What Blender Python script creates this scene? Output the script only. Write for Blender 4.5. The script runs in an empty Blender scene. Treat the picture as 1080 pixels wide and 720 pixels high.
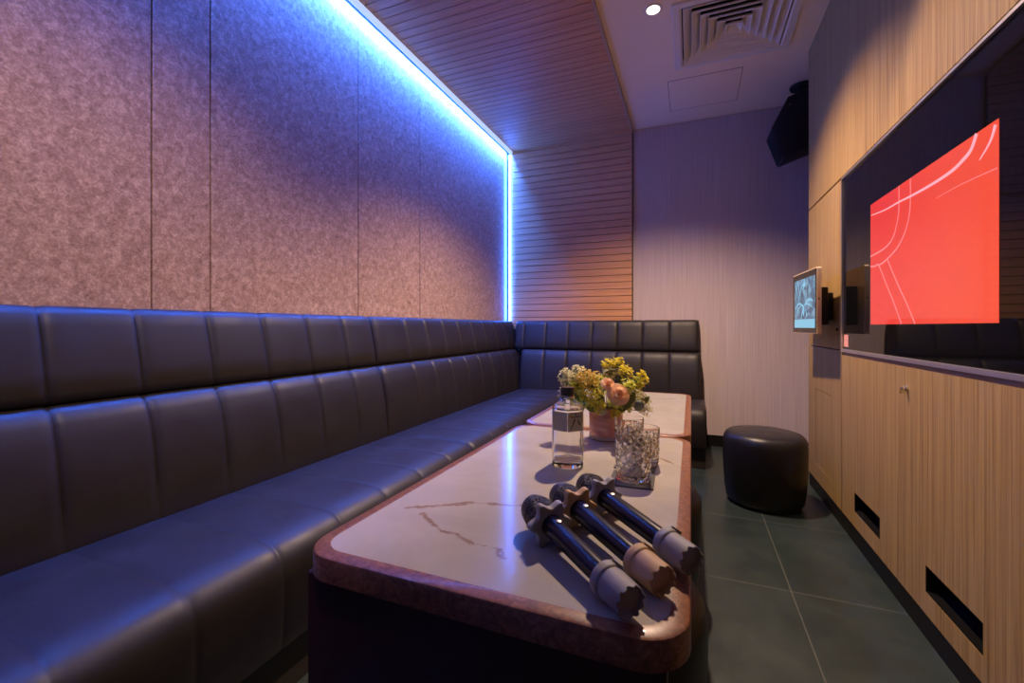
import bpy, bmesh, math, random
from mathutils import Vector, Matrix
random.seed(7)
R = math.radians
sc = bpy.context.scene
col = sc.collection

# ------------------------------------------------------------ camera, world, exposure
cam_d = bpy.data.cameras.new('camera')
cam_d.sensor_width = 36.0
cam_d.lens = 464 / 1080 * 36
cam_d.shift_y = -15.5 / 1080
cam_d.clip_start = 0.02
cam = bpy.data.objects.new('camera', cam_d)
col.objects.link(cam)
cam.location = (0, 0, 1.05)
cam.rotation_euler = (R(90), 0, math.atan(189 / 464))
sc.camera = cam
w = bpy.data.worlds.new('world')
sc.world = w
w.use_nodes = True
w.node_tree.nodes['Background'].inputs[0].default_value = (0.5, 0.42, 0.5, 1)
w.node_tree.nodes['Background'].inputs[1].default_value = 0.0
sc.view_settings.view_transform = 'Standard'
sc.view_settings.look = 'None'
sc.view_settings.gamma = 1
sc.view_settings.use_curve_mapping = False
sc.view_settings.exposure = 0.75
sc.cycles.max_bounces = 10
sc.cycles.transparent_max_bounces = 12
sc.cycles.transmission_bounces = 10
sc.cycles.sample_clamp_indirect = 4
sc.cycles.caustics_refractive = True

# light levels
SPOT_W = 240.0                       # downlight in view
SPOT_COL = (1.0, 0.70, 0.50)
SPOT_ANGLE, SPOT_BLEND = 124, 0.8
LED_COL = (0.03, 0.15, 1.0)
LED_STR = 560.0
SCREEN_STR = 0.6

# room numbers (metres; camera stands at x=0, y=0)
XL, YB, XR, ZC = -1.79, 4.27, 0.73, 2.90
ZW = 2.875                            # underside of the timber ceiling
XW = -0.507                           # its right edge
YF = -0.75                            # wall behind the camera
XS = 1.35                             # side wall behind the cabinets

# ------------------------------------------------------------ helpers
def new_bm():
    return bmesh.new()

def box(bm, a, b, bev=0.0, seg=2):
    x0, y0, z0 = a; x1, y1, z1 = b
    vs = [bm.verts.new(p) for p in ((x0,y0,z0),(x1,y0,z0),(x1,y1,z0),(x0,y1,z0),(x0,y0,z1),(x1,y0,z1),(x1,y1,z1),(x0,y1,z1))]
    fs = [bm.faces.new([vs[i] for i in f]) for f in ((0,3,2,1),(4,5,6,7),(0,1,5,4),(1,2,6,5),(2,3,7,6),(3,0,4,7))]
    if bev > 0:
        es = list({e for f in fs for e in f.edges})
        bmesh.ops.bevel(bm, geom=es, offset=bev, segments=seg, profile=0.5, affect='EDGES')
    return bm

def lathe(bm, prof, n=32, M=None, cap0=True, cap1=True):
    """prof: (r, z) pairs turned round Z; M: placing matrix"""
    M = M or Matrix()
    rings = []
    for r, z in prof:
        rings.append([bm.verts.new(M @ Vector((r*math.cos(2*math.pi*k/n), r*math.sin(2*math.pi*k/n), z))) for k in range(n)])
    for a, b in zip(rings, rings[1:]):
        for k in range(n):
            bm.faces.new((a[k], a[(k+1) % n], b[(k+1) % n], b[k]))
    if cap0: bm.faces.new(list(reversed(rings[0])))
    if cap1: bm.faces.new(rings[-1])
    return rings

def tube(bm, pts, r, n=8):
    pts = [Vector(p) for p in pts]
    rs = r if isinstance(r, (list, tuple)) else [r]*len(pts)
    rings = []
    up = Vector((0, 0, 1))
    for i, p in enumerate(pts):
        t = (pts[min(i+1, len(pts)-1)] - pts[max(i-1, 0)]).normalized()
        a = t.cross(up)
        if a.length < 1e-3: a = t.cross(Vector((1, 0, 0)))
        a.normalize(); b = t.cross(a)
        rings.append([bm.verts.new(p + rs[i]*(a*math.cos(2*math.pi*k/n) + b*math.sin(2*math.pi*k/n))) for k in range(n)])
    for a, b in zip(rings, rings[1:]):
        for k in range(n):
            bm.faces.new((a[k], a[(k+1) % n], b[(k+1) % n], b[k]))
    bm.faces.new(list(reversed(rings[0]))); bm.faces.new(rings[-1])

def prism(bm, poly, ext):
    """poly: list of 3D points; ext: extrusion vector"""
    ext = Vector(ext)
    a = [bm.verts.new(Vector(p)) for p in poly]
    b = [bm.verts.new(Vector(p) + ext) for p in poly]
    n = len(a)
    bm.faces.new(a); bm.faces.new(list(reversed(b)))
    for k in range(n):
        bm.faces.new((a[k], b[k], b[(k+1) % n], a[(k+1) % n]))

def plate(bm, outer, holes, f, ext):
    """flat plate with holes; outer/holes are 2D loops, f maps 2D to 3D, ext is its thickness vector"""
    edges = []
    for loop in [outer] + holes:
        vs = [bm.verts.new(f(p)) for p in loop]
        edges += [bm.edges.new((vs[i], vs[(i+1) % len(vs)])) for i in range(len(vs))]
    r = bmesh.ops.triangle_fill(bm, edges=edges, use_beauty=True, use_dissolve=False)
    fs = [g for g in r['geom'] if isinstance(g, bmesh.types.BMFace)]
    e = bmesh.ops.extrude_face_region(bm, geom=fs)
    bmesh.ops.translate(bm, verts=[v for v in e['geom'] if isinstance(v, bmesh.types.BMVert)], vec=ext)

def rect(x0, y0, x1, y1):
    return [(x0, y0), (x1, y0), (x1, y1), (x0, y1)]

def rrect(x0, y0, x1, y1, r, n=6):
    out = []
    for cx, cy, a in ((x1-r, y1-r, 0), (x0+r, y1-r, 90), (x0+r, y0+r, 180), (x1-r, y0+r, 270)):
        for k in range(n+1):
            t = R(a + 90*k/n)
            out.append((cx + r*math.cos(t), cy + r*math.sin(t)))
    return out

def circle(cx, cy, r, n=28):
    return [(cx + r*math.cos(2*math.pi*k/n), cy + r*math.sin(2*math.pi*k/n)) for k in range(n)]

def obj(name, bm, m, parent=None, smooth=None, world=True, loc=None):
    """link bm as ONE mesh object. Under a parent the vertices are world coordinates unless world=False"""
    bmesh.ops.recalc_face_normals(bm, faces=bm.faces[:])
    off = Vector((0, 0, 0))
    if parent is not None and world:
        off = parent.location.copy()
        p = parent.parent
        while p is not None:
            off += p.location; p = p.parent
    if loc is not None and parent is None: off = Vector(loc)
    if off.length > 0: bmesh.ops.translate(bm, verts=bm.verts[:], vec=-off)
    me = bpy.data.meshes.new(name)
    bm.to_mesh(me); bm.free()
    if smooth:
        for p in me.polygons: p.use_smooth = True
        me.set_sharp_from_angle(angle=R(smooth))
    me.materials.append(m)
    o = bpy.data.objects.new(name, me)
    col.objects.link(o)
    if parent is not None: o.parent = parent
    elif loc is not None: o.location = loc
    return o

def tag(o, label, cat, group=None):
    o['label'] = label; o['category'] = cat
    if group: o['group'] = group
    return o

def thing(name, label, cat, loc=(0, 0, 0), group=None, rotz=0.0):
    o = bpy.data.objects.new(name, None)
    o.empty_display_size = 0.05
    col.objects.link(o)
    o.location = loc; o.rotation_euler = (0, 0, rotz)
    return tag(o, label, cat, group)

def struct(name, bm, m, parent=None, smooth=None):
    o = obj(name, bm, m, parent, smooth)
    o['kind'] = 'structure'
    return o

def copy_tree(o, parent=None):
    c = o.copy(); col.objects.link(c)
    if parent is not None: c.parent = parent
    for ch in list(o.children): copy_tree(ch, c)
    return c

# ------------------------------------------------------------ materials
def mat(name, base=(0.5, 0.5, 0.5), rough=0.5, metal=0.0, spec=0.5, trans=0.0, ior=1.45, emit=None, estr=0.0, coat=0.0):
    m = bpy.data.materials.new(name); m.use_nodes = True
    b = m.node_tree.nodes['Principled BSDF']
    b.inputs['Base Color'].default_value = (*base, 1)
    b.inputs['Roughness'].default_value = rough
    b.inputs['Metallic'].default_value = metal
    b.inputs['Specular IOR Level'].default_value = spec
    b.inputs['Transmission Weight'].default_value = trans
    b.inputs['IOR'].default_value = ior
    b.inputs['Coat Weight'].default_value = coat
    if emit:
        b.inputs['Emission Color'].default_value = (*emit, 1)
        b.inputs['Emission Strength'].default_value = estr
    return m

class N:
    """small node-writing helper"""
    def __init__(s, m):
        s.m = m; s.t = m.node_tree; s.b = s.t.nodes['Principled BSDF']
    def n(s, typ, **kw):
        x = s.t.nodes.new(typ)
        for k, v in kw.items(): setattr(x, k, v)
        return x
    def put(s, sock, v):
        if isinstance(v, bpy.types.NodeSocket): s.t.links.new(v, sock)
        elif isinstance(v, (tuple, list)) and len(v) == 3 and sock.type == 'RGBA': sock.default_value = (*v, 1)
        else: sock.default_value = v
    def pos(s):
        return s.n('ShaderNodeNewGeometry').outputs['Position']
    def objc(s):
        return s.n('ShaderNodeTexCoord').outputs['Object']
    def mapping(s, vec, scale=(1, 1, 1), loc=(0, 0, 0), rot=(0, 0, 0)):
        x = s.n('ShaderNodeMapping'); s.put(x.inputs['Vector'], vec)
        x.inputs['Scale'].default_value = scale; x.inputs['Location'].default_value = loc; x.inputs['Rotation'].default_value = rot
        return x.outputs[0]
    def noise(s, vec, scale, detail=3, rough=0.5, dist=0.0):
        x = s.n('ShaderNodeTexNoise'); s.put(x.inputs['Vector'], vec)
        x.inputs['Scale'].default_value = scale; x.inputs['Detail'].default_value = detail
        x.inputs['Roughness'].default_value = rough; x.inputs['Distortion'].default_value = dist
        return x.outputs['Fac']
    def math(s, op, a, b=0.0, c=0.0, clamp=False):
        x = s.n('ShaderNodeMath', operation=op, use_clamp=clamp)
        s.put(x.inputs[0], a); s.put(x.inputs[1], b); s.put(x.inputs[2], c)
        return x.outputs[0]
    def ramp(s, fac, stops):
        x = s.n('ShaderNodeValToRGB'); s.put(x.inputs[0], fac)
        cr = x.color_ramp
        while len(cr.elements) < len(stops): cr.elements.new(0.5)
        for e, (p, c) in zip(cr.elements, stops):
            e.position = p; e.color = (*c, 1)
        return x.outputs[0]
    def mix(s, fac, a, b):
        x = s.n('ShaderNodeMix', data_type='RGBA')
        s.put(x.inputs[0], fac); s.put(x.inputs[6], a); s.put(x.inputs[7], b)
        return x.outputs[2]
    def range(s, v, a, b, c=0.0, d=1.0):
        x = s.n('ShaderNodeMapRange', interpolation_type='SMOOTHSTEP')
        s.put(x.inputs[0], v)
        for i, q in enumerate((a, b, c, d)): x.inputs[i+1].default_value = q
        return x.outputs[0]
    def sep(s, vec):
        x = s.n('ShaderNodeSeparateXYZ'); s.put(x.inputs[0], vec); return x.outputs
    def bump(s, h, strength=0.2, dist=0.002):
        x = s.n('ShaderNodeBump'); s.put(x.inputs['Height'], h)
        x.inputs['Strength'].default_value = strength; x.inputs['Distance'].default_value = dist
        s.t.links.new(x.outputs[0], s.b.inputs['Normal'])
    def color(s, v): s.put(s.b.inputs['Base Color'], v)
    def rough(s, v): s.put(s.b.inputs['Roughness'], v)

def felt_mat(name='beige felt'):
    m = mat(name, rough=0.95, spec=0.15); n = N(m); p = n.pos()
    a = n.noise(p, 45, 4, 0.65, 0.6); b = n.noise(n.mapping(p, (1, 1, 1), rot=(0.6, 0.3, 0.2)), 150, 3, 0.6)
    f = n.math('ADD', n.math('MULTIPLY', a, 0.6), n.math('MULTIPLY', b, 0.4))
    n.color(n.ramp(f, [(0.32, (0.24, 0.145, 0.125)), (0.5, (0.46, 0.30, 0.25)), (0.68, (0.74, 0.53, 0.45))]))
    n.bump(f, 0.35, 0.004)
    return m

def oak_mat(name, tint=1.0, axis='z'):
    m = mat(name, rough=0.5, spec=0.35); n = N(m); p = n.pos()
    sc_ = {'z': (105, 105, 1.4), 'y': (105, 1.4, 105), 'x': (1.4, 105, 105)}[axis]
    a = n.noise(n.mapping(p, sc_), 1.0, 4, 0.6, 0.35)
    sc2 = tuple(v*4 if v > 5 else v*3 for v in sc_)
    b = n.noise(n.mapping(p, sc2), 1.0, 2, 0.6)
    f = n.math('ADD', n.math('MULTIPLY', a, 0.7), n.math('MULTIPLY', b, 0.3))
    t = tint
    n.color(n.ramp(f, [(0.30, (0.14*t, 0.076*t, 0.025*t)), (0.46, (0.28*t, 0.175*t, 0.064*t)), (0.56, (0.35*t, 0.228*t, 0.089*t)), (0.72, (0.44*t, 0.305*t, 0.13*t))]))
    n.bump(f, 0.12, 0.001)
    return m

def slat_mat(name, axis):
    m = mat(name, rough=0.5, spec=0.35); n = N(m); p = n.pos()
    sc_ = {'y': (60, 1.5, 60), 'x': (1.5, 60, 60)}[axis]
    a = n.noise(n.mapping(p, sc_), 1.0, 4, 0.6, 0.3)
    n.color(n.ramp(a, [(0.3, (0.45, 0.215, 0.105)), (0.5, (0.55, 0.275, 0.135)), (0.7, (0.63, 0.335, 0.17))]))
    return m

def leather_mat(name, base=(0.016, 0.0125, 0.013), rough=0.5):
    m = mat(name, base, rough, spec=0.5); n = N(m); p = n.pos()
    v = n.n('ShaderNodeTexVoronoi'); n.put(v.inputs['Vector'], p); v.inputs['Scale'].default_value = 260
    a = n.noise(p, 9, 3, 0.6)
    n.rough(n.range(a, 0.3, 0.7, rough-0.05, rough+0.06))
    n.bump(v.outputs['Distance'], 0.10, 0.001)
    return m

def paper_mat():
    m = mat('ribbed wallpaper', rough=0.75, spec=0.3); n = N(m); p = n.pos()
    a = n.noise(n.mapping(p, (170, 170, 1.5)), 1.0, 2, 0.5)
    b = n.noise(n.mapping(p, (500, 500, 200)), 1.0, 2, 0.5)
    f = n.math('ADD', n.math('MULTIPLY', a, 0.7), n.math('MULTIPLY', b, 0.3))
    n.color(n.ramp(f, [(0.3, (0.40, 0.325, 0.33)), (0.7, (0.56, 0.465, 0.47))]))
    n.bump(f, 0.25, 0.002)
    return m

def tile_mat():
    m = mat('dark slate tile', rough=0.35, spec=0.5); n = N(m); p = n.pos(); s = n.sep(p)
    def line(v, off, size, half):
        f = n.math('FRACT', n.math('DIVIDE', n.math('SUBTRACT', v, off - 20*size), size))
        d = n.math('MULTIPLY', n.math('MINIMUM', f, n.math('SUBTRACT', 1.0, f)), size)
        return n.math('LESS_THAN', d, half)
    g = n.math('MAXIMUM', line(s[0], 0.368, 0.67, 0.0022), line(s[1], 2.035, 0.68, 0.0022))
    a = n.noise(p, 3.5, 5, 0.6, 0.4)
    c = n.ramp(a, [(0.3, (0.014, 0.023, 0.024)), (0.7, (0.023, 0.036, 0.037))])
    n.color(n.mix(g, c, (0.075, 0.08, 0.077)))
    n.rough(n.range(a, 0.3, 0.7, 0.34, 0.46))
    return m

def marble_mat():
    m = mat('white veined marble laminate', rough=0.13, spec=0.15); n = N(m); p = n.pos(); s = n.sep(p)
    wob = n.noise(p, 14, 5, 0.65, 0.5)
    wob2 = n.noise(p, 70, 3, 0.6)
    def vein(pts, width, amp):
        out = None
        for (x0, y0), (x1, y1) in zip(pts, pts[1:]):
            dx, dy = x1-x0, y1-y0; L = math.hypot(dx, dy); dx /= L; dy /= L
            rx = n.math('SUBTRACT', s[0], x0); ry = n.math('SUBTRACT', s[1], y0)
            t = n.math('ADD', n.math('MULTIPLY', rx, dx), n.math('MULTIPLY', ry, dy))
            tc = n.math('MINIMUM', n.math('MAXIMUM', t, 0.0), L)
            qx = n.math('SUBTRACT', rx, n.math('MULTIPLY', tc, dx)); qy = n.math('SUBTRACT', ry, n.math('MULTIPLY', tc, dy))
            d = n.math('SQRT', n.math('ADD', n.math('MULTIPLY', qx, qx), n.math('MULTIPLY', qy, qy)))
            out = d if out is None else n.math('MINIMUM', out, d)
        d = n.math('ADD', out, n.math('MULTIPLY', n.math('SUBTRACT', wob, 0.5), amp))
        d = n.math('ADD', n.math('ABSOLUTE', d), n.math('MULTIPLY', wob2, width*0.8))
        return n.range(d, width*0.35, width, 1.0, 0.0)
    v1 = vein([(-0.611, 0.856), (-0.555, 0.89), (-0.48, 0.939), (-0.38, 0.962), (-0.27, 1.03)], 0.017, 0.05)
    v2 = vein([(-0.56, 0.84), (-0.477, 0.785), (-0.44, 0.784), (-0.39, 0.762), (-0.34, 0.763), (-0.318, 0.735)], 0.013, 0.04)
    v3 = vein([(-0.10, 1.495), (-0.057, 1.443), (-0.02, 1.398)], 0.014, 0.04)
    v4 = vein([(-0.27, 2.67), (-0.198, 2.675), (-0.088, 2.75)], 0.014, 0.04)
    v = n.math('MAXIMUM', n.math('MAXIMUM', v1, v2), n.math('MAXIMUM', v3, v4))
    cloud = n.noise(p, 5, 4, 0.6, 0.6)
    c = n.ramp(cloud, [(0.35, (0.36, 0.335, 0.30)), (0.7, (0.43, 0.40, 0.36))])
    n.color(n.mix(n.math('MULTIPLY', v, 0.85), c, (0.20, 0.115, 0.085)))
    return m

def edge_mat():
    m = mat('walnut edge band', rough=0.35, spec=0.5, coat=0.3); n = N(m); p = n.pos()
    a = n.noise(n.mapping(p, (60, 60, 60)), 1.0, 4, 0.65, 1.2)
    n.color(n.ramp(a, [(0.3, (0.10, 0.036, 0.016)), (0.55, (0.24, 0.092, 0.040)), (0.75, (0.36, 0.165, 0.075))]))
    return m

M = {}
M['felt'] = felt_mat()
M['oak'] = oak_mat('oak veneer', 0.95)
M['slat_x'] = slat_mat('warm slatted timber', 'x')
M['groove'] = mat('dark groove', (0.035, 0.018, 0.012), 0.8)
M['leather'] = leather_mat('black leather')
M['ottoman'] = leather_mat('black smooth leather', (0.013, 0.012, 0.012), 0.36)
M['paper'] = paper_mat()
M['ceil'] = mat('white ceiling paint', (0.86, 0.75, 0.64), 0.8, spec=0.2)
M['white'] = mat('white enamel', (0.72, 0.70, 0.70), 0.4)
M['tile'] = tile_mat()
M['dark'] = mat('matt black', (0.012, 0.012, 0.012), 0.6)
M['void'] = mat('unlit black', (0.003, 0.003, 0.003), 0.9, spec=0.1)
M['skirt'] = mat('black skirting', (0.005, 0.005, 0.005), 0.5, spec=0.25)
M['marble'] = marble_mat()
M['edge'] = edge_mat()
M['burgundy'] = mat('dark mahogany panel', (0.045, 0.016, 0.012), 0.45)
M['glassblack'] = mat('black glass', (0.004, 0.004, 0.005), 0.02, spec=0.3)
M['alu'] = mat('brushed aluminium', (0.62, 0.58, 0.56), 0.35, metal=0.9)
M['bronze'] = mat('bronze trim', (0.28, 0.20, 0.16), 0.4, metal=0.4)
M['champagne'] = mat('champagne metal', (0.80, 0.63, 0.40), 0.4, metal=0.35)
M['chrome'] = mat('chrome', (0.75, 0.75, 0.75), 0.15, metal=1.0)
M['led'] = mat('blue cove light', (0.8, 0.8, 0.9), 0.5, emit=LED_COL, estr=LED_STR)
M['ledv'] = mat('blue corner light', (0.8, 0.8, 0.9), 0.5, emit=LED_COL, estr=LED_STR*0.08)
M['ledlip'] = mat('self-glowing LED shield', (0.7, 0.7, 0.8), 0.5, emit=(0.35, 0.50, 1.0), estr=0.7)  # glow put on the opaque lip that shields the LED tube
M['lamp'] = mat('warm lamp', (1, 1, 1), 0.5, emit=(1.0, 0.85, 0.66), estr=30)

# ------------------------------------------------------------ room shell
LAMPS = [(-0.205, 2.687, 1.0), (-0.205, 1.35, 0.30), (-0.205, 0.05, 0.40)]
bm = new_bm(); box(bm, (XL-0.1, YF-0.1, -0.08), (XS+0.1, YB+0.1, 0)); struct('floor', bm, M['tile'])

bm = new_bm()                                   # painted ceiling with the openings of its fittings
plate(bm, rect(XW, YF-0.1, XS+0.1, YB+0.1), [circle(x, y, 0.042) for x, y, p in LAMPS] + [rect(-0.07, 2.715, 0.555, 3.345)],
      lambda p: Vector((p[0], p[1], ZC)), (0, 0, 0.03))
ceiling = struct('ceiling', bm, M['ceil'])
bm = new_bm(); box(bm, (XL-0.1, YF-0.1, ZC+0.14), (XS+0.1, YB+0.1, ZC+0.2)); struct('roof_slab', bm, M['dark'], ceiling)

bm = new_bm()                                   # access hatch: a thin recessed outline
for a, b in (((-0.166, 4.008), (0.344, 4.014)), ((-0.166, 3.52), (-0.163, 4.014)), ((0.341, 3.52), (0.344, 4.014)), ((-0.166, 3.52), (0.344, 3.523))):
    box(bm, (a[0], a[1], ZC-0.0008), (b[0], b[1], ZC+0.002))
hatch = new_bm(); box(hatch, (-0.160, 3.525, ZC-0.002), (0.338, 4.008, ZC+0.003))
h = struct('access_hatch', hatch, M['ceil'], ceiling)
struct('hatch_gap', bm, mat('hatch gap', (0.05, 0.04, 0.04), 0.8), ceiling)

# timber ceiling: slats across the room, dark backing
bm = new_bm()
y = YF
PITCH = 0.0655
k = 0
while y < YB - 0.002:
    y1 = min(y + PITCH - 0.0055, YB - 0.002)
    box(bm, (XL+0.066, y, ZW), (XW-0.012, y1, ZW+0.012))
    y += PITCH
tc = struct('ceiling_timber', bm, M['slat_x'])
bm = new_bm(); box(bm, (XL-0.1, YF-0.1, ZW+0.012), (XW, YB+0.1, ZC+0.03)); struct('slat_backing', bm, M['groove'], tc)
bm = new_bm(); box(bm, (XW-0.012, YF, ZW-0.004), (XW+0.004, YB-0.001, ZC+0.001)); struct('trim_1', bm, mat('timber trim', (0.42, 0.29, 0.18), 0.45))

# walls
bm = new_bm(); box(bm, (XL-0.1, YB, 0), (XS+0.1, YB+0.1, ZC+0.02)); wall_back = struct('wall_back', bm, M['paper'])
bm = new_bm()
z = 1.02
while z < ZW - 0.003:
    z1 = min(z + PITCH - 0.0055, ZW - 0.001)
    box(bm, (XL+0.05, YB-0.022, z), (XW-0.008, YB-0.010, z1))
    z += PITCH
struct('timber_slats', bm, M['slat_x'], wall_back)
bm = new_bm(); box(bm, (XL, YB-0.010, 1.0), (XW-0.002, YB, ZW+0.01)); struct('slat_backing', bm, M['groove'], wall_back)
bm = new_bm(); box(bm, (XW-0.008, YB-0.024, 1.0), (XW, YB, ZW+0.02)); struct('trim_2', bm, M['groove'])
bm = new_bm(); box(bm, (0.13, YB-0.012, 0), (XS, YB, 0.095)); struct('baseboard_back', bm, M['skirt'])
bm = new_bm(); box(bm, (XL-0.1, YF-0.1, 0), (XL-0.012, YB, ZC+0.02)); wall_left = struct('wall_left', bm, M['groove'])
bm = new_bm(); box(bm, (XL-0.012, YB-0.082, 1.0), (XL-0.004, YB-0.012, ZW)); struct('cove_lining', bm, M['white'], wall_left)
seams = [YF, 0.973, 1.181, 2.03, 2.657, YB-0.085]
for a, b in zip(seams, seams[1:]):
    bm = new_bm(); box(bm, (XL-0.012, a+0.003, 0.9), (XL, b-0.003, ZW-0.004), 0.0015, 1)
    struct('felt_panel', bm, M['felt'], wall_left)
bm = new_bm(); box(bm, (XL-0.1, YF-0.1, 0), (XS+0.1, YF, ZC+0.02)); struct('wall_front', bm, mat('dark front wall', (0.22, 0.17, 0.15), 0.7))
bm = new_bm(); box(bm, (XS, YF, 0), (XS+0.1, YB, ZC+0.02)); struct('wall_right', bm, M['paper'])

# ------------------------------------------------------------ blue cove light: one profile along the ceiling, one up the corner
t = thing('cove_light', 'glowing blue linear light edging the felt wall along its top and far corner', 'light', (XL, YB-0.03, 1.1))
bm = new_bm(); box(bm, (XL+0.036, YF, ZW-0.006), (XL+0.058, YB-0.05, ZW-0.001)); obj('ceiling_tube', bm, M['led'], t)
bm = new_bm(); box(bm, (XL+0.059, YF, ZW-0.045), (XL+0.064, YB-0.024, ZW+0.010)); obj('glowing_shield_lip', bm, M['ledlip'], t)  # opaque lip added to keep LED light off the table; glows by its material
bm = new_bm(); box(bm, (XL+0.030, YB-0.042, 1.115), (XL+0.048, YB-0.024, ZW-0.04)); obj('corner_tube', bm, M['ledv'], t)

# ------------------------------------------------------------ downlights
def downlight(x, y, power, label, aim=None, angle=SPOT_ANGLE, blend=SPOT_BLEND):
    t = thing('downlight', label, 'downlight', (x, y, ZC), 'recessed ceiling downlights')
    bm = new_bm(); lathe(bm, [(0.040, 0.05), (0.040, 0.0), (0.052, -0.001), (0.053, -0.005), (0.047, -0.007), (0.037, -0.004), (0.030, 0.05)], 32, cap0=False, cap1=False)
    obj('trim_ring', bm, M['white'], t, 40, world=False)
    bm = new_bm(); lathe(bm, [(0.0005, 0.030), (0.015, 0.031), (0.026, 0.036), (0.029, 0.05)], 24, cap1=False)
    obj('lens', bm, M['lamp'], t, 60, world=False)
    L = bpy.data.lights.new('downlight_beam', 'SPOT')
    L.energy = SPOT_W*power; L.color = SPOT_COL; L.spot_size = R(angle); L.spot_blend = blend; L.shadow_soft_size = 0.03
    o = bpy.data.objects.new('downlight_beam', L); col.objects.link(o); o.parent = t; o.location = (0, 0, -0.012); o.rotation_euler = (Vector(aim)-Vector((x, y, ZC))).to_track_quat('-Z', 'Y').to_euler() if aim else (0, 0, 0)
downlight(*LAMPS[0], 'small lit round downlight in the white ceiling beside the air diffuser')
downlight(*LAMPS[1], 'lit round downlight in the white ceiling above the near table', (0.73, 1.55, 1.46), 60, 0.45)
downlight(*LAMPS[2], 'lit round downlight in the white ceiling nearest the front wall', (-1.79, 0.95, 0.72), 62, 1.0)

# ------------------------------------------------------------ ceiling air diffuser
def diffuser():
    x0, y0, x1, y1 = -0.106, 2.679, 0.590, 3.385
    t = thing('air_diffuser', 'square white four way air conditioning diffuser in the white ceiling', 'air diffuser', ((x0+x1)/2, (y0+y1)/2, ZC))
    cx, cy = (x0+x1)/2, (y0+y1)/2
    h = (x1-x0)/2
    def sq(r): return [(cx-r, cy-r), (cx+r, cy-r), (cx+r, cy+r), (cx-r, cy+r)]
    def frustum(bm, levels):
        rings = [[bm.verts.new((px, py, zz)) for px, py in sq(r)] for r, zz in levels]
        for a, b in zip(rings, rings[1:]):
            for k in range(4): bm.faces.new((a[k], a[(k+1) % 4], b[(k+1) % 4], b[k]))
    bm = new_bm()
    frustum(bm, [(h, ZC), (h, ZC-0.008), (h-0.004, ZC-0.012), (h-0.040, ZC-0.012), (h-0.052, ZC-0.004), (h-0.052, ZC+0.03)])
    obj('frame', bm, M['white'], t)
    bm = new_bm(); box(bm, (cx-h+0.05, cy-h+0.05, ZC+0.10), (cx+h-0.05, cy+h-0.05, ZC+0.105))
    for sx in (-1, 1):
        box(bm, (cx+sx*(h-0.049)-0.001, cy-h+0.05, ZC), (cx+sx*(h-0.049)+0.001, cy+h-0.05, ZC+0.105))
        box(bm, (cx-h+0.05, cy+sx*(h-0.049)-0.001, ZC), (cx+h-0.05, cy+sx*(h-0.049)+0.001, ZC+0.105))
    obj('duct_neck', bm, M['dark'], t)
    n = 6
    for k in range(n):                           # nested sloping blades
        ro = (h-0.060)*(1 - k/n)
        ri = ro - (h-0.06)/n*1.05
        if k == n-1: ri = 0.004
        bm = new_bm()
        frustum(bm, [(ro, ZC-0.001), (ro, ZC-0.010), (max(ro-0.0055, ri), ZC-0.010), (ri, ZC+0.032), (ri, ZC+0.036), (ro, ZC-0.001)])
        obj('blade_ring', bm, M['white'], t)
diffuser()

# ------------------------------------------------------------ fitted oak wall on the right
YE, YT = 3.485, 2.785                      # far end of the oak, tall unit / TV boundary
ZT, ZB = 1.826, 0.930                      # TV panel top and bottom
def yz(x): return lambda p: Vector((x, p[0], p[1]))
bm = new_bm(); box(bm, (XR, YF, ZT+0.008), (XS, YE, ZC), 0.001, 1)
struct('trim_3', bm, M['oak'])

t = thing('tall_cabinet', 'tall narrow oak cabinet at the far end behind the wall tablet', 'cabinet', (XR+0.2, (YE+YT)/2, 0))
bm = new_bm(); box(bm, (XR+0.012, YT+0.002, 0.085), (XS-0.002, YE, ZT)); obj('carcass', bm, M['dark'], t)
bm = new_bm(); box(bm, (XR, YT+0.004, ZB), (XR+0.014, YE+0.001, ZT-0.002), 0.001, 1); obj('upper_door', bm, M['oak'], t)
bm = new_bm()
plate(bm, rect(YT+0.004, 0.085, YE+0.001, ZB-0.006), [rect(2.955, 0.186, 3.312, 0.662)], yz(XR), (0.014, 0, 0)); lo = obj('lower_panel', bm, M['oak'], t)
bm = new_bm(); box(bm, (XR+0.001, 2.960, 0.191), (XR+0.012, 3.307, 0.657), 0.001, 1); obj('access_flap', bm, M['oak'], t)
bm = new_bm(); box(bm, (XR+0.004, YT+0.002, 0), (XS-0.002, YE-0.002, 0.084)); obj('plinth', bm, M['skirt'], t)
bm = new_bm(); lathe(bm, [(0.008, 0), (0.008, 0.006), (0.003, 0.008)], 16, Matrix.Translation((XR, 2.855, 1.035)) @ Matrix.Rotation(R(-90), 4, 'Y')); k = obj('lock', bm, M['dark'], t, 40); k['label'] = 'small dark round lock'

t = thing('tv_cabinet', 'long low oak cabinet below the television', 'cabinet', (XR+0.2, 1.2, 0))
bm = new_bm(); box(bm, (XR+0.16, YF, 0.085), (XS-0.002, YT, 0.89)); obj('carcass', bm, M['dark'], t)
V1, V2 = (2.282, 0.160, 2.593, 0.252), (1.580, 0.160, 1.896, 0.250)
bm = new_bm(); plate(bm, rect(1.05, 0.085, YT-0.002, 0.902), [rect(*V1), rect(*V2)], yz(XR), (0.016, 0, 0)); dr = obj('door', bm, M['oak'], t)
bm = new_bm(); lathe(bm, [(0.010, 0.0), (0.010, 0.005), (0.007, 0.008), (0.0065, 0.016), (0.0045, 0.018)], 20, Matrix.Translation((XR, 2.03, 0.826)) @ Matrix.Rotation(R(-90), 4, 'Y'))
box(bm, (XR-0.022, 2.0285, 0.806), (XR-0.006, 2.0315, 0.826), 0.001, 1)
lk = obj('lock', bm, M['chrome'], dr, 40); lk['label'] = 'small chrome cam lock'
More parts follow.
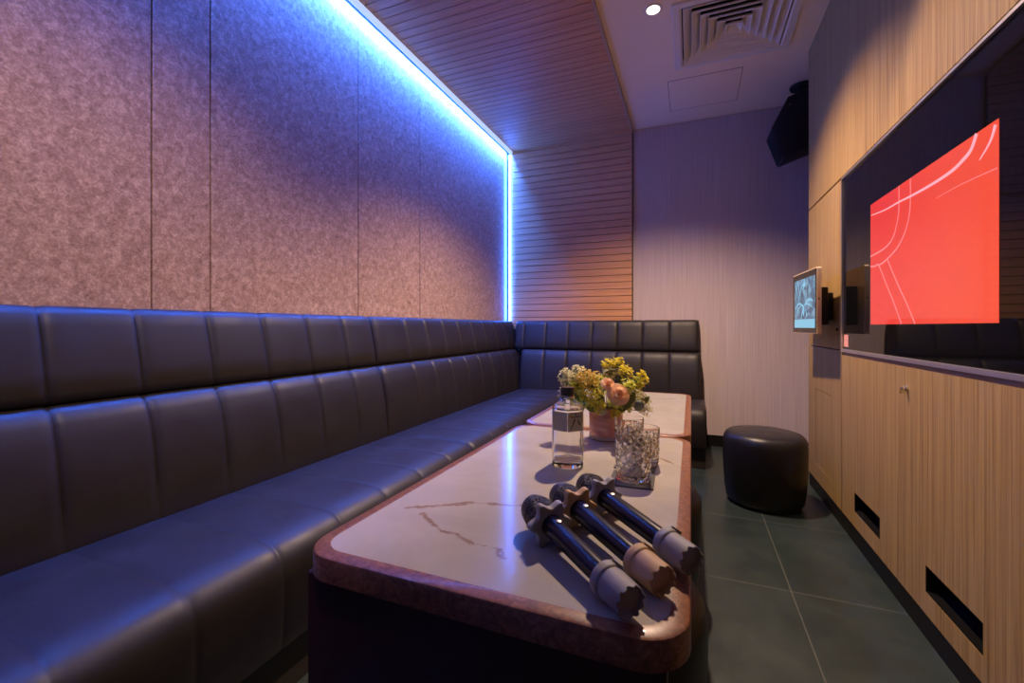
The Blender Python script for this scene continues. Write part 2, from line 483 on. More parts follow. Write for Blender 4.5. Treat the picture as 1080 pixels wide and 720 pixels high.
bm = new_bm(); box(bm, (XR, YF+0.002, 0.085), (XR+0.016, 1.046, 0.902), 0.001, 1); obj('door', bm, M['oak'], t)
for v in (V1, V2):
    bm = new_bm()
    plate(bm, rect(*v), [rect(v[0]+0.006, v[1]+0.005, v[2]-0.006, v[3]-0.005)], yz(XR+0.001), (0.06, 0, 0))
    box(bm, (XR+0.06, v[0], v[1]), (XR+0.065, v[2], v[3]))
    obj('vent_recess', bm, M['void'], t)
bm = new_bm(); box(bm, (XR+0.004, YF, 0), (XS-0.002, YT-0.002, 0.084)); obj('plinth', bm, M['skirt'], t)
bm = new_bm(); box(bm, (XR+0.006, YF, 0.903), (XR+0.3, YT-0.004, 0.918)); obj('cabinet_top', bm, mat('brown cabinet top', (0.20, 0.115, 0.07), 0.45), t)

# ------------------------------------------------------------ television behind black glass
t = thing('television', 'large wall television behind black glass showing white lines on a red screen', 'television', (XR+0.03, 1.95, ZB-0.01))
Y0 = 1.10
bm = new_bm(); box(bm, (XR+0.006, Y0, ZB+0.005), (XR+0.014, YT-0.012, ZT-0.010)); obj('glass_panel', bm, M['glassblack'], t)
bm = new_bm(); plate(bm, rect(Y0-0.012, ZB-0.010, YT-0.001, ZT), [rect(Y0, ZB+0.005, YT-0.012, ZT-0.010)], yz(XR-0.004), (0.02, 0, 0)); obj('frame', bm, M['alu'], t)
bm = new_bm(); box(bm, (XR+0.014, Y0, ZB+0.012), (XR+0.09, YT-0.02, ZT-0.012)); obj('rear_housing', bm, M['dark'], t)
red = mat('red screen', (0.02, 0.0, 0.0), 0.06, emit=(1, 0.05, 0.03), estr=SCREEN_STR)
n = N(red); s = n.sep(n.pos())
n.put(n.b.inputs['Emission Color'], n.mix(n.range(s[1], 2.40, 1.60), (0.80, 0.045, 0.042), (0.88, 0.085, 0.048)))
SY0, SY1, SZ0, SZ1 = 1.526, 2.400, 1.060, 1.588
bm = new_bm(); box(bm, (XR+0.0045, SY0, SZ0), (XR+0.0062, SY1, SZ1)); scr = obj('screen', bm, red, t)
def ribbon(bm, pts, wd, x=XR+0.0038):
    """flat stroke on the screen plane with rounded run, pts are (y, z)"""
    P = []
    for i in range(len(pts)-1):                                    # Catmull-Rom
        p0, p1, p2, p3 = (Vector(pts[max(i-1, 0)]), Vector(pts[i]), Vector(pts[i+1]), Vector(pts[min(i+2, len(pts)-1)]))
        for q in range(6):
            u = q/6
            P.append(0.5*((2*p1) + (p2-p0)*u + (2*p0-5*p1+4*p2-p3)*u*u + (3*p1-p0-3*p2+p3)*u**3))
    P.append(Vector(pts[-1]))
    P = [Vector((min(max(p.x, SY0+0.001), SY1-0.001), min(max(p.y, SZ0+0.001), SZ1-0.001))) for p in P]
    L, Rr = [], []
    for i, p in enumerate(P):
        d = (P[min(i+1, len(P)-1)] - P[max(i-1, 0)])
        if d.length < 1e-6: d = Vector((1, 0))
        d.normalize(); nn = Vector((-d.y, d.x))
        ww = wd[0] + (wd[1]-wd[0])*i/(len(P)-1) if isinstance(wd, tuple) else wd
        L.append(bm.verts.new((x, p.x+nn.x*ww/2, p.y+nn.y*ww/2))); Rr.append(bm.verts.new((x, p.x-nn.x*ww/2, p.y-nn.y*ww/2)))
    for i in range(len(P)-1): bm.faces.new((L[i], L[i+1], Rr[i+1], Rr[i]))
bm = new_bm()
ribbon(bm, [(2.111, 1.586), (2.111, 1.519), (2.12, 1.467), (2.163, 1.402), (2.246, 1.372), (2.399, 1.360)], 0.008)
ribbon(bm, [(2.018, 1.586), (2.016, 1.529), (2.024, 1.462), (2.055, 1.406), (2.12, 1.357), (2.227, 1.322), (2.306, 1.309)], 0.008)
ribbon(bm, [(2.399, 1.316), (2.348, 1.311), (2.306, 1.309), (2.237, 1.232), (2.154, 1.141), (2.090, 1.061)], 0.008)
ribbon(bm, [(2.218, 1.322), (2.12, 1.212), (2.039, 1.128), (1.982, 1.061)], 0.008)
obj('logo_outline', bm, mat('pale pink screen line', (0, 0, 0), 0.3, emit=(1.0, 0.22, 0.22), estr=0.6), scr)
bm = new_bm()
ribbon(bm, [(2.39, 1.540), (2.246, 1.528), (2.12, 1.526), (2.001, 1.521), (1.866, 1.519), (1.75, 1.523), (1.688, 1.535), (1.645, 1.551), (1.618, 1.586)], (0.004, 0.016), XR+0.0036)
ribbon(bm, [(1.536, 1.576), (1.551, 1.549), (1.571, 1.530), (1.605, 1.508)], (0.014, 0.004), XR+0.0036)
obj('light_streak', bm, mat('bright screen streak', (0, 0, 0), 0.3, emit=(1.0, 0.42, 0.48), estr=0.6), scr)
bm = new_bm(); ribbon(bm, [(1.835, 1.466), (1.698, 1.468), (1.528, 1.461)], (0.002, 0.004), XR+0.0036)
obj('light_streak', bm, mat('faint screen streak', (0, 0, 0), 0.3, emit=(1.0, 0.20, 0.18), estr=0.6), scr)
st = mat('pink sticker', (0.75, 0.30, 0.28), 0.5); n = N(st)
wv = n.noise(n.mapping(n.pos(), (1, 60, 400)), 1.0, 2); n.color(n.ramp(wv, [(0.42, (0.72, 0.18, 0.17)), (0.56, (0.85, 0.55, 0.50))]))
bm = new_bm(); box(bm, (XR+0.0045, 2.700, 0.948), (XR+0.0058, 2.764, 1.010)); k = obj('sticker', bm, st, t); k['label'] = 'small pink printed sticker in the lower left corner of the glass'

# ------------------------------------------------------------ wall tablet
t = thing('wall_tablet', 'touch tablet in a champagne metal case on a black wall bracket', 'tablet', (0.63, 3.03, 1.0), rotz=0)
def tab():
    # local frame: u along the wall (towards the camera), v up, w out of the screen
    A = Vector((0.605, 3.285, 0)); B = Vector((0.623, 2.790, 0))
    u = (B-A).normalized(); wn = Vector((u.y, -u.x, 0))
    if wn.x > 0: wn = -wn
    W = (B-A).length; z0, z1 = 1.012, 1.372
    def f(a, b, c): return A + u*a + Vector((0, 0, b)) + wn*c
    def slab(bm, a0, b0, a1, b1, c0, c1, r):
        loop = rrect(a0, b0, a1, b1, r, 5)
        prism(bm, [f(p[0], p[1], c0) for p in loop], wn*(c1-c0))
    bm = new_bm(); slab(bm, 0, z0, W, z1, -0.020, 0.0, 0.012); cs = obj('case', bm, M['champagne'], t, 40)
    bm = new_bm(); slab(bm, 0.006, z0+0.006, W-0.006, z1-0.006, 0.0, 0.002, 0.008); bz = obj('bezel', bm, M['glassblack'], t)
    im = mat('tablet picture', (0, 0, 0), 0.15, emit=(0.2, 0.5, 0.7), estr=0.6); n = N(im); p = n.pos()
    a = n.noise(p, 9, 4, 0.6, 1.5); b = n.noise(p, 30, 3, 0.6)
    n.put(n.b.inputs['Emission Color'], n.ramp(n.math('ADD', n.math('MULTIPLY', a, 0.75), n.math('MULTIPLY', b, 0.25)),
          [(0.36, (0.012, 0.03, 0.06)), (0.47, (0.05, 0.14, 0.24)), (0.55, (0.14, 0.33, 0.48)), (0.66, (0.26, 0.30, 0.30))]))
    sx0, sx1, sz0, sz1 = 0.045, W-0.030, z0+0.032, z1-0.040
    bm = new_bm(); slab(bm, sx0, sz0, sx1, sz1, 0.002, 0.0028, 0.002); dp = obj('display', bm, im, t)
    pale = mat('pale blue display', (0, 0, 0), 0.2, emit=(0.20, 0.52, 0.72), estr=0.6)
    bm = new_bm(); slab(bm, sx0, sz0, sx1, sz0+0.050, 0.0028, 0.0032, 0.002); obj('menu_bar', bm, pale, dp)
    bm = new_bm()                                    # bright fronds and branches of the picture
    cx, cz = sx0 + 0.48*(sx1-sx0), sz0 + 0.118
    rg_ = random.Random(3)
    def frond(x0_, z0_, ang, L, bend, wd):
        P = []; a_ = ang; x_, z_ = x0_, z0_
        for q in range(9):
            P.append((x_, z_)); x_ += L/8*math.cos(R(a_)); z_ += L/8*math.sin(R(a_)); a_ += bend/8
        ok = lambda p: (min(max(p[0], sx0+0.002), sx1-0.002), min(max(p[1], sz0+0.052), sz1-0.002))
        for q in range(8):
            w0, w1 = wd*(0.25+0.75*math.sin(math.pi*(q+0.2)/8.4)), wd*(0.25+0.75*math.sin(math.pi*(q+1.2)/8.4))
            dx_, dz_ = P[q+1][0]-P[q][0], P[q+1][1]-P[q][1]; l_ = math.hypot(dx_, dz_); nx_, nz_ = -dz_/l_, dx_/l_
            quad = [ok((P[q][0]+nx_*w0, P[q][1]+nz_*w0)), ok((P[q][0]-nx_*w0, P[q][1]-nz_*w0)), ok((P[q+1][0]-nx_*w1, P[q+1][1]-nz_*w1)), ok((P[q+1][0]+nx_*w1, P[q+1][1]+nz_*w1))]
            if abs((quad[2][0]-quad[0][0])*(quad[3][1]-quad[1][1])-(quad[3][0]-quad[1][0])*(quad[2][1]-quad[0][1])) > 1e-7:
                prism(bm, [f(a2, b2, 0.0029) for a2, b2 in quad], wn*0.0003)
    for x_, z_, ang, L, bend, wd in ((cx, cz, 150, 0.20, 75, 0.006), (cx, cz, 35, 0.20, -60, 0.008), (cx+0.01, cz+0.01, 15, 0.17, -50, 0.005), (cx, cz+0.01, 170, 0.16, 60, 0.004),
                                     (cx-0.15, cz+0.02, 98, 0.16, -12, 0.003), (cx-0.06, cz+0.05, 120, 0.15, 8, 0.004), (cx-0.12, cz+0.03, 52, 0.19, 20, 0.003), (cx, cz-0.05, 95, 0.07, 15, 0.018),
                                     (cx-0.03, cz-0.02, 240, 0.05, 20, 0.007), (cx+0.04, cz-0.01, 305, 0.05, -20, 0.006), (cx-0.01, cz+0.11, 30, 0.08, 80, 0.012), (cx+0.04, cz+0.13, 160, 0.09, 60, 0.009), (cx+0.12, cz+0.06, 70, 0.07, 60, 0.004)):
        frond(x_, z_, ang, L, bend, wd)
    obj('picture_leaves', bm, pale, dp)
    bm = new_bm()
    box(bm, (0.6395, 2.90, 1.06), (0.70, 3.12, 1.27), 0.006); box(bm, (0.69, 2.93, 1.09), (XR-0.0005, 3.09, 1.24), 0.004)
    obj('wall_bracket', bm, M['dark'], t)
    bm = new_bm(); lathe(bm, [(0.004, 0), (0.004, 0.002)], 12, Matrix.Translation(f(W, 1.20, -0.008)) @ Matrix.Rotation(R(90), 4, 'X')); obj('side_button', bm, M['dark'], cs)
tab()

# ------------------------------------------------------------ loudspeaker in the far corner
t = thing('loudspeaker', 'black angular loudspeaker hung from the ceiling in the far right corner', 'loudspeaker', (0.785, 3.97, ZC))
bm = new_bm()
SP = (0.02, 0.02)
prof = [(0.539, 2.525), (0.617, 2.293), (0.900, 2.390), (0.880, 2.79), (0.80, 2.785), (0.647, 2.74)]
prof = [(x+SP[0], z+SP[1]) for x, z in prof]
prism(bm, [(x, 3.80, z) for x, z in prof], (0, 0.24, 0))
bmesh.ops.bevel(bm, geom=bm.edges[:], offset=0.006, segments=2, profile=0.5, affect='EDGES')
obj('cabinet', bm, mat('black speaker lacquer', (0.008, 0.007, 0.008), 0.6, spec=0.3), t, 30)
gm = mat('black speaker cloth', (0.012, 0.012, 0.012), 0.9, spec=0.1)
bm = new_bm()
p0 = Vector((prof[0][0], 3.812, prof[0][1])); p1 = Vector((prof[1][0], 3.812, prof[1][1]))
d = (p1-p0).normalized(); nn = Vector((d.z, 0, -d.x))
a = p0 + d*0.012; b = p1 - d*0.012
prism(bm, [a, b, b+Vector((0, 0.216, 0)), a+Vector((0, 0.216, 0))], nn*0.005); obj('grille', bm, gm, t)
bm = new_bm(); lathe(bm, [(0.012, 0), (0.075, 0.002), (0.080, 0.012), (0.080, 0.022)], 28, Matrix.Translation((0.785, 3.97, ZC-0.022))); obj('ceiling_plate', bm, M['dark'], t, 40)
bm = new_bm(); tube(bm, [(0.785, 3.97, ZC-0.015), (0.785, 3.96, ZC-0.06), (0.80, 3.93, ZC-0.105)], 0.017, 12); obj('bracket_arm', bm, M['dark'], t, 40)
bm = new_bm(); lathe(bm, [(0.006, 0), (0.006, 0.004)], 12, Matrix.Translation((0.68, 3.799, 2.70)) @ Matrix.Rotation(R(90), 4, 'X')); obj('side_screw', bm, M['chrome'], t)

# ------------------------------------------------------------ leather bench
def pad(L0, L1, seams, prof, groove, puff, place, soft):
    """channelled cushion: prof = closed outline of (out, up); soft = how much each point yields at a seam"""
    bm = new_bm()
    marks = [L0] + sorted(s for s in seams if L0+0.04 < s < L1-0.04) + [L1]
    st = [L0]
    for a, b in zip(marks, marks[1:]):
        w_ = b-a
        for q in (0.006, 0.014, 0.03):
            st.append(a+q)
        for q in (0.25, 0.4, 0.5, 0.6, 0.75): st.append(a + w_*q)
        for q in (0.03, 0.014, 0.006): st.append(b-q)
        st.append(b)
    st = sorted(set(round(v, 5) for v in st))
    n_ = len(prof)
    nor = []
    for i in range(n_):
        a = Vector(prof[i-1]); b = Vector(prof[(i+1) % n_]); d_ = (b-a)
        d_ = d_.normalized() if d_.length > 1e-9 else Vector((1, 0))
        nor.append(Vector((d_.y, -d_.x)))
    area = sum(prof[i-1][0]*prof[i][1]-prof[i][0]*prof[i-1][1] for i in range(n_))
    sg = 1 if area > 0 else -1
    rings = []
    for v in st:
        a = max([m_ for m_ in marks if m_ <= v+1e-6]); b = min([m_ for m_ in marks if m_ >= v-1e-6])
        if b-a < 1e-6: off = -groove
        else:
            tt = (v-a)/(b-a); dmin = min(v-a, b-v)
            off = puff*(1-(2*tt-1)**4) - groove*math.exp(-(dmin/0.0065)**2)
        endp = min(v-L0, L1-v)
        if endp < 0.03: off -= 0.016*(1-endp/0.03)**2
        ring = []
        for (o_, u_), nn_, sf in zip(prof, nor, soft):
            ring.append(bm.verts.new(place(v, o_ + sg*nn_.x*off*sf, u_ + sg*nn_.y*off*sf)))
        rings.append(ring)
    for a, b in zip(rings, rings[1:]):
        for k in range(n_): bm.faces.new((a[k], a[(k+1) % n_], b[(k+1) % n_], b[k]))
    bm.faces.new(rings[0]); bm.faces.new(list(reversed(rings[-1])))
    return bm

UP = [(0.005, 0.835), (0.110, 0.828), (0.122, 0.838), (0.126, 0.86), (0.118, 0.92), (0.104, 0.99), (0.090, 1.05), (0.080, 1.085), (0.066, 1.103), (0.045, 1.110), (0.005, 1.108)]
UPS = [0, 0.3, 0.8, 1, 1, 1, 1, 1, 0.9, 0.5, 0]
LO = [(0.005, 0.40), (0.205, 0.40), (0.208, 0.46), (0.200, 0.55), (0.190, 0.64), (0.176, 0.72), (0.162, 0.775), (0.145, 0.808), (0.122, 0.824), (0.095, 0.827), (0.005, 0.827)]
LOS = [0, 0, 0.6, 1, 1, 1, 1, 1, 0.8, 0.4, 0]
SE = [(0.214, 0.16), (0.742, 0.16), (0.752, 0.20), (0.756, 0.28), (0.758, 0.35), (0.750, 0.395), (0.730, 0.425), (0.700, 0.443), (0.64, 0.450), (0.52, 0.450), (0.38, 0.445), (0.225, 0.440), (0.214, 0.42)]
SES = [0, 0.2, 0.6, 0.7, 0.8, 0.9, 1, 1, 1, 1, 0.8, 0.2, 0]
def left(v, o_, u_): return (XL+0.002+o_, v, u_)
def back(v, o_, u_): return (v, YB-0.026-o_, u_)

base_m = mat('dark brown bench base', (0.03, 0.022, 0.018), 0.4)
def bench_run(t, place, up, lo, se, ba, su, sl, ss):
    obj('upper_backrest', pad(*up, su, UP, 0.0075, 0.0025, place, UPS), M['leather'], t, 60)
    obj('lower_backrest', pad(*lo, sl, LO, 0.0075, 0.003, place, LOS), M['leather'], t, 60)
    obj('seat', pad(*se, ss, SE, 0.004, 0.0015, place, SES), M['leather'], t, 60)
    bm = new_bm()
    for P in ([place(ba[0], 0.005, 0), place(ba[1], 0.71, 0.158)], [place(ba[0], 0.005, 0.158), place(ba[1], 0.205, 0.398)]):
        box(bm, [min(P[0][i], P[1][i]) for i in range(3)], [max(P[0][i], P[1][i]) for i in range(3)], 0.004)
    obj('base', bm, base_m, t)
JA = 2.045
sa = [JA - 0.2325*k for k in range(1, 13)]
sb = [2.353, 2.584, 2.818, 3.046, 3.275, 3.505, 3.735, 3.965]
sb_seat = [2.30, 2.53, 2.76, 2.99, 3.22, 3.45, 3.68, 3.91]
sc_ = [-1.558, -1.33, -1.101, -0.868, -0.637, -0.41, -0.177]
t = thing('leather_bench', 'straight dark leather bench unit in the left foreground under the felt wall', 'bench', (XL+0.4, 0.7, 0), 'channelled leather bench along two walls')
for a in ((YF+0.02, JA-0.002),): bench_run(t, left, a, a, a, a, sa, sa, sa)
t = thing('leather_bench', 'dark leather corner bench unit turning from the felt wall along the back wall', 'bench', (XL+0.4, 3.6, 0), 'channelled leather bench along two walls')
a = (JA+0.002, YB-0.03)
bench_run(t, left, a, a, a, a, sb, sb, sb_seat)
bench_run(t, back, (XL+0.132, 0.062), (XL+0.214, 0.075), (XL+0.764, 0.105), (XL+0.764, 0.100), sc_, sc_, sc_)

# ------------------------------------------------------------ tables
def table(y0, y1, label, legs):
    x0, x1, zt = -0.690, 0.0, 0.63
    t = thing('restaurant_table', label, 'table', ((x0+x1)/2, (y0+y1)/2, 0), 'marble topped tables in front of the bench')
    bw, r = 0.028, 0.075
    bm = new_bm()
    outer = rrect(x0, y0, x1, y1, r, 8); inner = rrect(x0+bw, y0+bw, x1-bw, y1-bw, r-bw+0.008, 8)
    lv = [(inner, zt-0.045), (outer, zt-0.045), (outer, zt-0.006)]
    def shrink(d_): return rrect(x0+d_, y0+d_, x1-d_, y1-d_, r-d_, 8)
    lv += [(shrink(0.002), zt-0.002), (shrink(0.006), zt), (inner, zt), (inner, zt-0.045)]
    rings = [[bm.verts.new((p[0], p[1], z_)) for p in lp] for lp, z_ in lv]
    for a, b in zip(rings, rings[1:]):
        for k in range(len(a)): bm.faces.new((a[k], a[(k+1) % len(a)], b[(k+1) % len(a)], b[k]))
    obj('edge_band', bm, M['edge'], t, 30)
    bm = new_bm()
    prism(bm, [(p[0], p[1], zt-0.04) for p in inner], (0, 0, 0.0398)); obj('tabletop', bm, M['marble'], t)
    for a, b in legs:
        bm = new_bm(); box(bm, (x0+0.012, a, 0), (x1-0.03, b, zt-0.045), 0.003); obj('end_panel', bm, M['burgundy'], t)
    bm = new_bm(); box(bm, (x0+0.20, legs[0][1], 0.50), (x0+0.23, legs[1][0], zt-0.046)); obj('stretcher', bm, M['burgundy'], t)
table(0.612, 1.790, 'near marble topped table carrying the three microphones and the gin bottle', ((0.630, 0.660), (1.50, 1.53)))
table(1.797, 2.965, 'far empty marble topped table behind the flowers', ((2.12, 2.15), (2.90, 2.93)))

# ------------------------------------------------------------ ottomans
t = thing('ottoman', 'round black leather ottoman standing alone beside the oak cabinet', 'ottoman', (0.405, 3.02, 0), 'round black leather ottomans')
bm = new_bm()
prof = [(0.180, 0.018), (0.200, 0.020), (0.207, 0.032), (0.216, 0.10), (0.222, 0.20), (0.224, 0.30), (0.223, 0.36), (0.219, 0.385), (0.210, 0.403), (0.196, 0.415), (0.170, 0.422), (0.10, 0.427), (0.002, 0.428)]
lathe(bm, prof, 64); obj('upholstered_body', bm, M['ottoman'], t, 50, world=False)
bm = new_bm(); lathe(bm, [(0.185, 0.0), (0.190, 0.003), (0.190, 0.017)], 48); obj('base_ring', bm, M['dark'], t, 40, world=False)
for x, y, lb in ((-0.187, 1.845, 'black leather ottoman tucked under the table ends where the two tables meet'),
                 (-0.187, 1.125, 'black leather ottoman tucked under the near table below the microphones')):
    c = copy_tree(t); c.location = (x, y, 0); c['label'] = lb

# ------------------------------------------------------------ coasters and glasses
ZT_ = 0.63
cm = mat('dark grey felt coaster', (0.075, 0.072, 0.072), 0.9)
n = N(cm); n.color(n.ramp(n.noise(n.pos(), 300, 3), [(0.3, (0.05, 0.048, 0.048)), (0.7, (0.11, 0.105, 0.102))]))
CO = [(-0.149, 1.240, 'square grey coaster under the front glass'), (-0.154, 1.385, 'square grey coaster under the second glass'), (-0.157, 1.527, 'square grey coaster under the rearmost glass')]
for i, (x, y, lb) in enumerate(CO):
    if i == 0:
        bm = new_bm(); prism(bm, [(p[0], p[1], 0) for p in rrect(-0.0575, -0.062, 0.0575, 0.062, 0.003, 3)], (0, 0, 0.004))
        co0 = obj('coaster', bm, cm); c = co0
    else:
        c = co0.copy(); col.objects.link(c)
    c.location = (x, y, ZT_); c.rotation_euler = (0, 0, R((2, -2, 0)[i]))
    tag(c, lb, 'coaster', 'square coasters on the near table')

GL = mat('clear cut glass', (0.97, 0.96, 0.95), 0.02, trans=1.0, ior=1.5)
def tumbler():
    bm = new_bm()
    n_, H_, r0 = 96, 0.108, 0.046
    rings = []
    NZ = 40
    for j in range(NZ+1):
        z_ = H_*j/NZ
        ring = []
        for k in range(n_):
            th = 2*math.pi*k/n_
            if z_ < 0.006 or z_ > 0.086: dsp = 0.0
            else:
                q = th*12/(2*math.pi); hz = z_/0.030
                a = abs(((q+hz) % 1.0)-0.5)*2; b = abs(((q-hz) % 1.0)-0.5)*2
                dsp = -0.0034*max(1-a*2.4, 1-b*2.4, 0.0)
            rr = r0 + 0.003*z_/H_ + dsp
            if z_ < 0.003: rr -= 0.002
            ring.append(bm.verts.new((rr*math.cos(th), rr*math.sin(th), z_)))
        rings.append(ring)
    inner = [(r0+0.0018, H_+0.0008), (r0+0.0006, H_), (r0-0.001, 0.09), (r0-0.0055, 0.05), (r0-0.007, 0.018), (r0-0.012, 0.014), (0.012, 0.013)]
    for r_, z_ in inner:
        rings.append([bm.verts.new((r_*math.cos(2*math.pi*k/n_), r_*math.sin(2*math.pi*k/n_), z_)) for k in range(n_)])
    for a, b in zip(rings, rings[1:]):
        for k in range(n_): bm.faces.new((a[k], a[(k+1) % n_], b[(k+1) % n_], b[k]))
    bm.faces.new(list(reversed(rings[0]))); bm.faces.new(rings[-1])
    return obj('whisky_glass', bm, GL, None, 30)
g0 = tumbler()
for i, (x, y, lb) in enumerate(((-0.147, 1.243, 'cut crystal whisky glass in front, nearest the microphones'),
                                (-0.137, 1.402, 'cut crystal whisky glass standing just behind the front glass'),
                                (-0.196, 1.535, 'cut crystal whisky glass mostly hidden, nearest the flower pot'))):
    c = g0
    if i: c = g0.copy(); col.objects.link(c)
    c.location = (x, y, ZT_+0.0042); c.rotation_euler = (0, 0, R(11*i))
    tag(c, lb, 'glass', 'cut crystal glasses on coasters')

# ------------------------------------------------------------ gin bottle
t = thing('gin_bottle', 'clear hexagonal gin bottle with grey label and black cap on the near table', 'bottle', (-0.348, 1.305, ZT_), rotz=R(14))
def hexa(r, z_, n_=6, ph=30, pts=4, rad=0.18):
    """hexagon with softened corners"""
    out = []
    V = [Vector((r*math.cos(R(ph+60*k)), r*math.sin(R(ph+60*k)), z_)) for k in range(6)]
    for k in range(6):
        a, b, c = V[k-1], V[k], V[(k+1) % 6]
        p0 = b.lerp(a, rad); p1 = b.lerp(c, rad)
        for q in range(pts+1):
            u = q/pts
            out.append(p0.lerp(b, u).lerp(b.lerp(p1, u), u))
    return out
def loft(bm, loops, cap0=True, cap1=True):
    rings = [[bm.verts.new(p) for p in lp] for lp in loops]
    for a, b in zip(rings, rings[1:]):
        for k in range(len(a)): bm.faces.new((a[k], a[(k+1) % len(a)], b[(k+1) % len(a)], b[k]))
    if cap0: bm.faces.new(list(reversed(rings[0])))
    if cap1: bm.faces.new(rings[-1])
HB = 0.054
bm = new_bm()
def circ(r, z_):                              # a circle with the hexagon's vertex count
    ref = hexa(1, 0)
    return [Vector((r*math.cos(math.atan2(p.y, p.x)), r*math.sin(math.atan2(p.y, p.x)), z_)) for p in ref]
loft(bm, [hexa(HB-0.006, 0.0), hexa(HB-0.001, 0.003), hexa(HB, 0.008), hexa(HB, 0.172), hexa(HB-0.001, 0.178), hexa(HB-0.008, 0.186, rad=0.3), circ(0.024, 0.197), circ(0.0175, 0.201), circ(0.017, 0.210)])
loft(bm, [hexa(HB-0.004, 0.020), hexa(HB-0.004, 0.172), hexa(HB-0.011, 0.183, rad=0.3), circ(0.020, 0.194), circ(0.013, 0.199), circ(0.0125, 0.2095)])
bmesh.ops.reverse_faces(bm, faces=bm.faces[-(len(hexa(1, 0))*5+2):])
obj_b = None
def obj_keep(name, bm, m, parent, smooth):
    me = bpy.data.meshes.new(name); bm.to_mesh(me); bm.free()
    for p in me.polygons: p.use_smooth = True
    me.set_sharp_from_angle(angle=R(smooth)); me.materials.append(m)
    o = bpy.data.objects.new(name, me); col.objects.link(o); o.parent = parent
    return o
obj_keep('glass_body', bm, mat('clear bottle glass', (0.97, 0.98, 0.96), 0.01, trans=1.0, ior=1.5), t, 25)
bm = new_bm(); lathe(bm, [(0.0195, 0.201), (0.0205, 0.203), (0.0205, 0.234), (0.019, 0.237), (0.002, 0.2372)], 32); obj('cap', bm, mat('black cap', (0.035, 0.034, 0.036), 0.22, spec=0.8), t, 40, world=False)
bm = new_bm(); lathe(bm, [(0.0208, 0.203), (0.0212, 0.204), (0.0212, 0.211), (0.0208, 0.212)], 32, cap0=False, cap1=False); obj('cap_band', bm, M['chrome'], t, 40, world=False)
bm = new_bm(); box(bm, (-0.0245, -0.006, 0.203), (-0.0212, 0.006, 0.236), 0.001, 1); box(bm, (-0.030, -0.004, 0.222), (-0.0225, 0.004, 0.2265), 0.001, 1); box(bm, (-0.032, -0.005, 0.203), (-0.024, 0.005, 0.212), 0.002, 1)
k = obj('paper_seal', bm, mat('white paper seal', (0.75, 0.74, 0.74), 0.6), t, world=False); k['label'] = 'white paper strip over the cap'
# label wrapped on the two faces towards the camera, with its brush-written numeral
ap = HB*math.cos(R(30))
lb_m = mat('grey paper label', (0.40, 0.39, 0.36), 0.7)
def face_pt(fa, s_, z_, o_):                  # on the flat whose normal points at angle fa
    c_, q = math.cos(R(fa)), math.sin(R(fa))
    return Vector((c_*(ap+o_) - q*s_, q*(ap+o_) + c_*s_, z_))
bm = new_bm()
for fa, s0, s1 in ((-120, -0.0235, 0.0265), (-60, -0.0265, 0.0235)):
    prism(bm, [face_pt(fa, s0, 0.112, 0.0003), face_pt(fa, s1, 0.112, 0.0003), face_pt(fa, s1, 0.168, 0.0003), face_pt(fa, s0, 0.168, 0.0003)], face_pt(fa, 0, 0, 0.0006)-face_pt(fa, 0, 0, 0.0))
la = obj('label', bm, lb_m, t, world=False)
def strokes(fa, lst, o_=0.0011):
    bm = new_bm()
    for (s0, z0, w0), (s1, z1, w1) in lst:
        d_ = Vector((s1-s0, z1-z0)).normalized(); e_ = Vector((-d_.y, d_.x))
        q = [(s0+e_.x*w0, z0+e_.y*w0), (s0-e_.x*w0, z0-e_.y*w0), (s1-e_.x*w1, z1-e_.y*w1), (s1+e_.x*w1, z1+e_.y*w1)]
        prism(bm, [face_pt(fa, a_, b_, o_) for a_, b_ in q], face_pt(fa, 0, 0, 0.0003)-face_pt(fa, 0, 0, 0.0))
    return bm
ink = mat('black ink', (0.012, 0.012, 0.014), 0.5)
obj('brush_numeral', strokes(-60, [((-0.001, 0.1665, 0.0006), (0.001, 0.1595, 0.0017)), ((-0.016, 0.1535, 0.0010), (0.018, 0.1555, 0.0012)),
                                   ((-0.003, 0.1475, 0.0022), (-0.017, 0.1185, 0.0009)), ((0.006, 0.1455, 0.0010), (0.014, 0.1305, 0.0024))]), ink, la, world=False)
bm = new_bm()
lathe(bm, [(0.0045, 0), (0.0045, 0.0006)], 20, Matrix.Translation(face_pt(-60, -0.0155, 0.157, 0.001)) @ Matrix.Rotation(R(-60), 4, 'Z') @ Matrix.Rotation(R(90), 4, 'Y'))
obj('gold_seal', bm, mat('gold seal', (0.35, 0.24, 0.08), 0.4, metal=0.5), la, world=False)

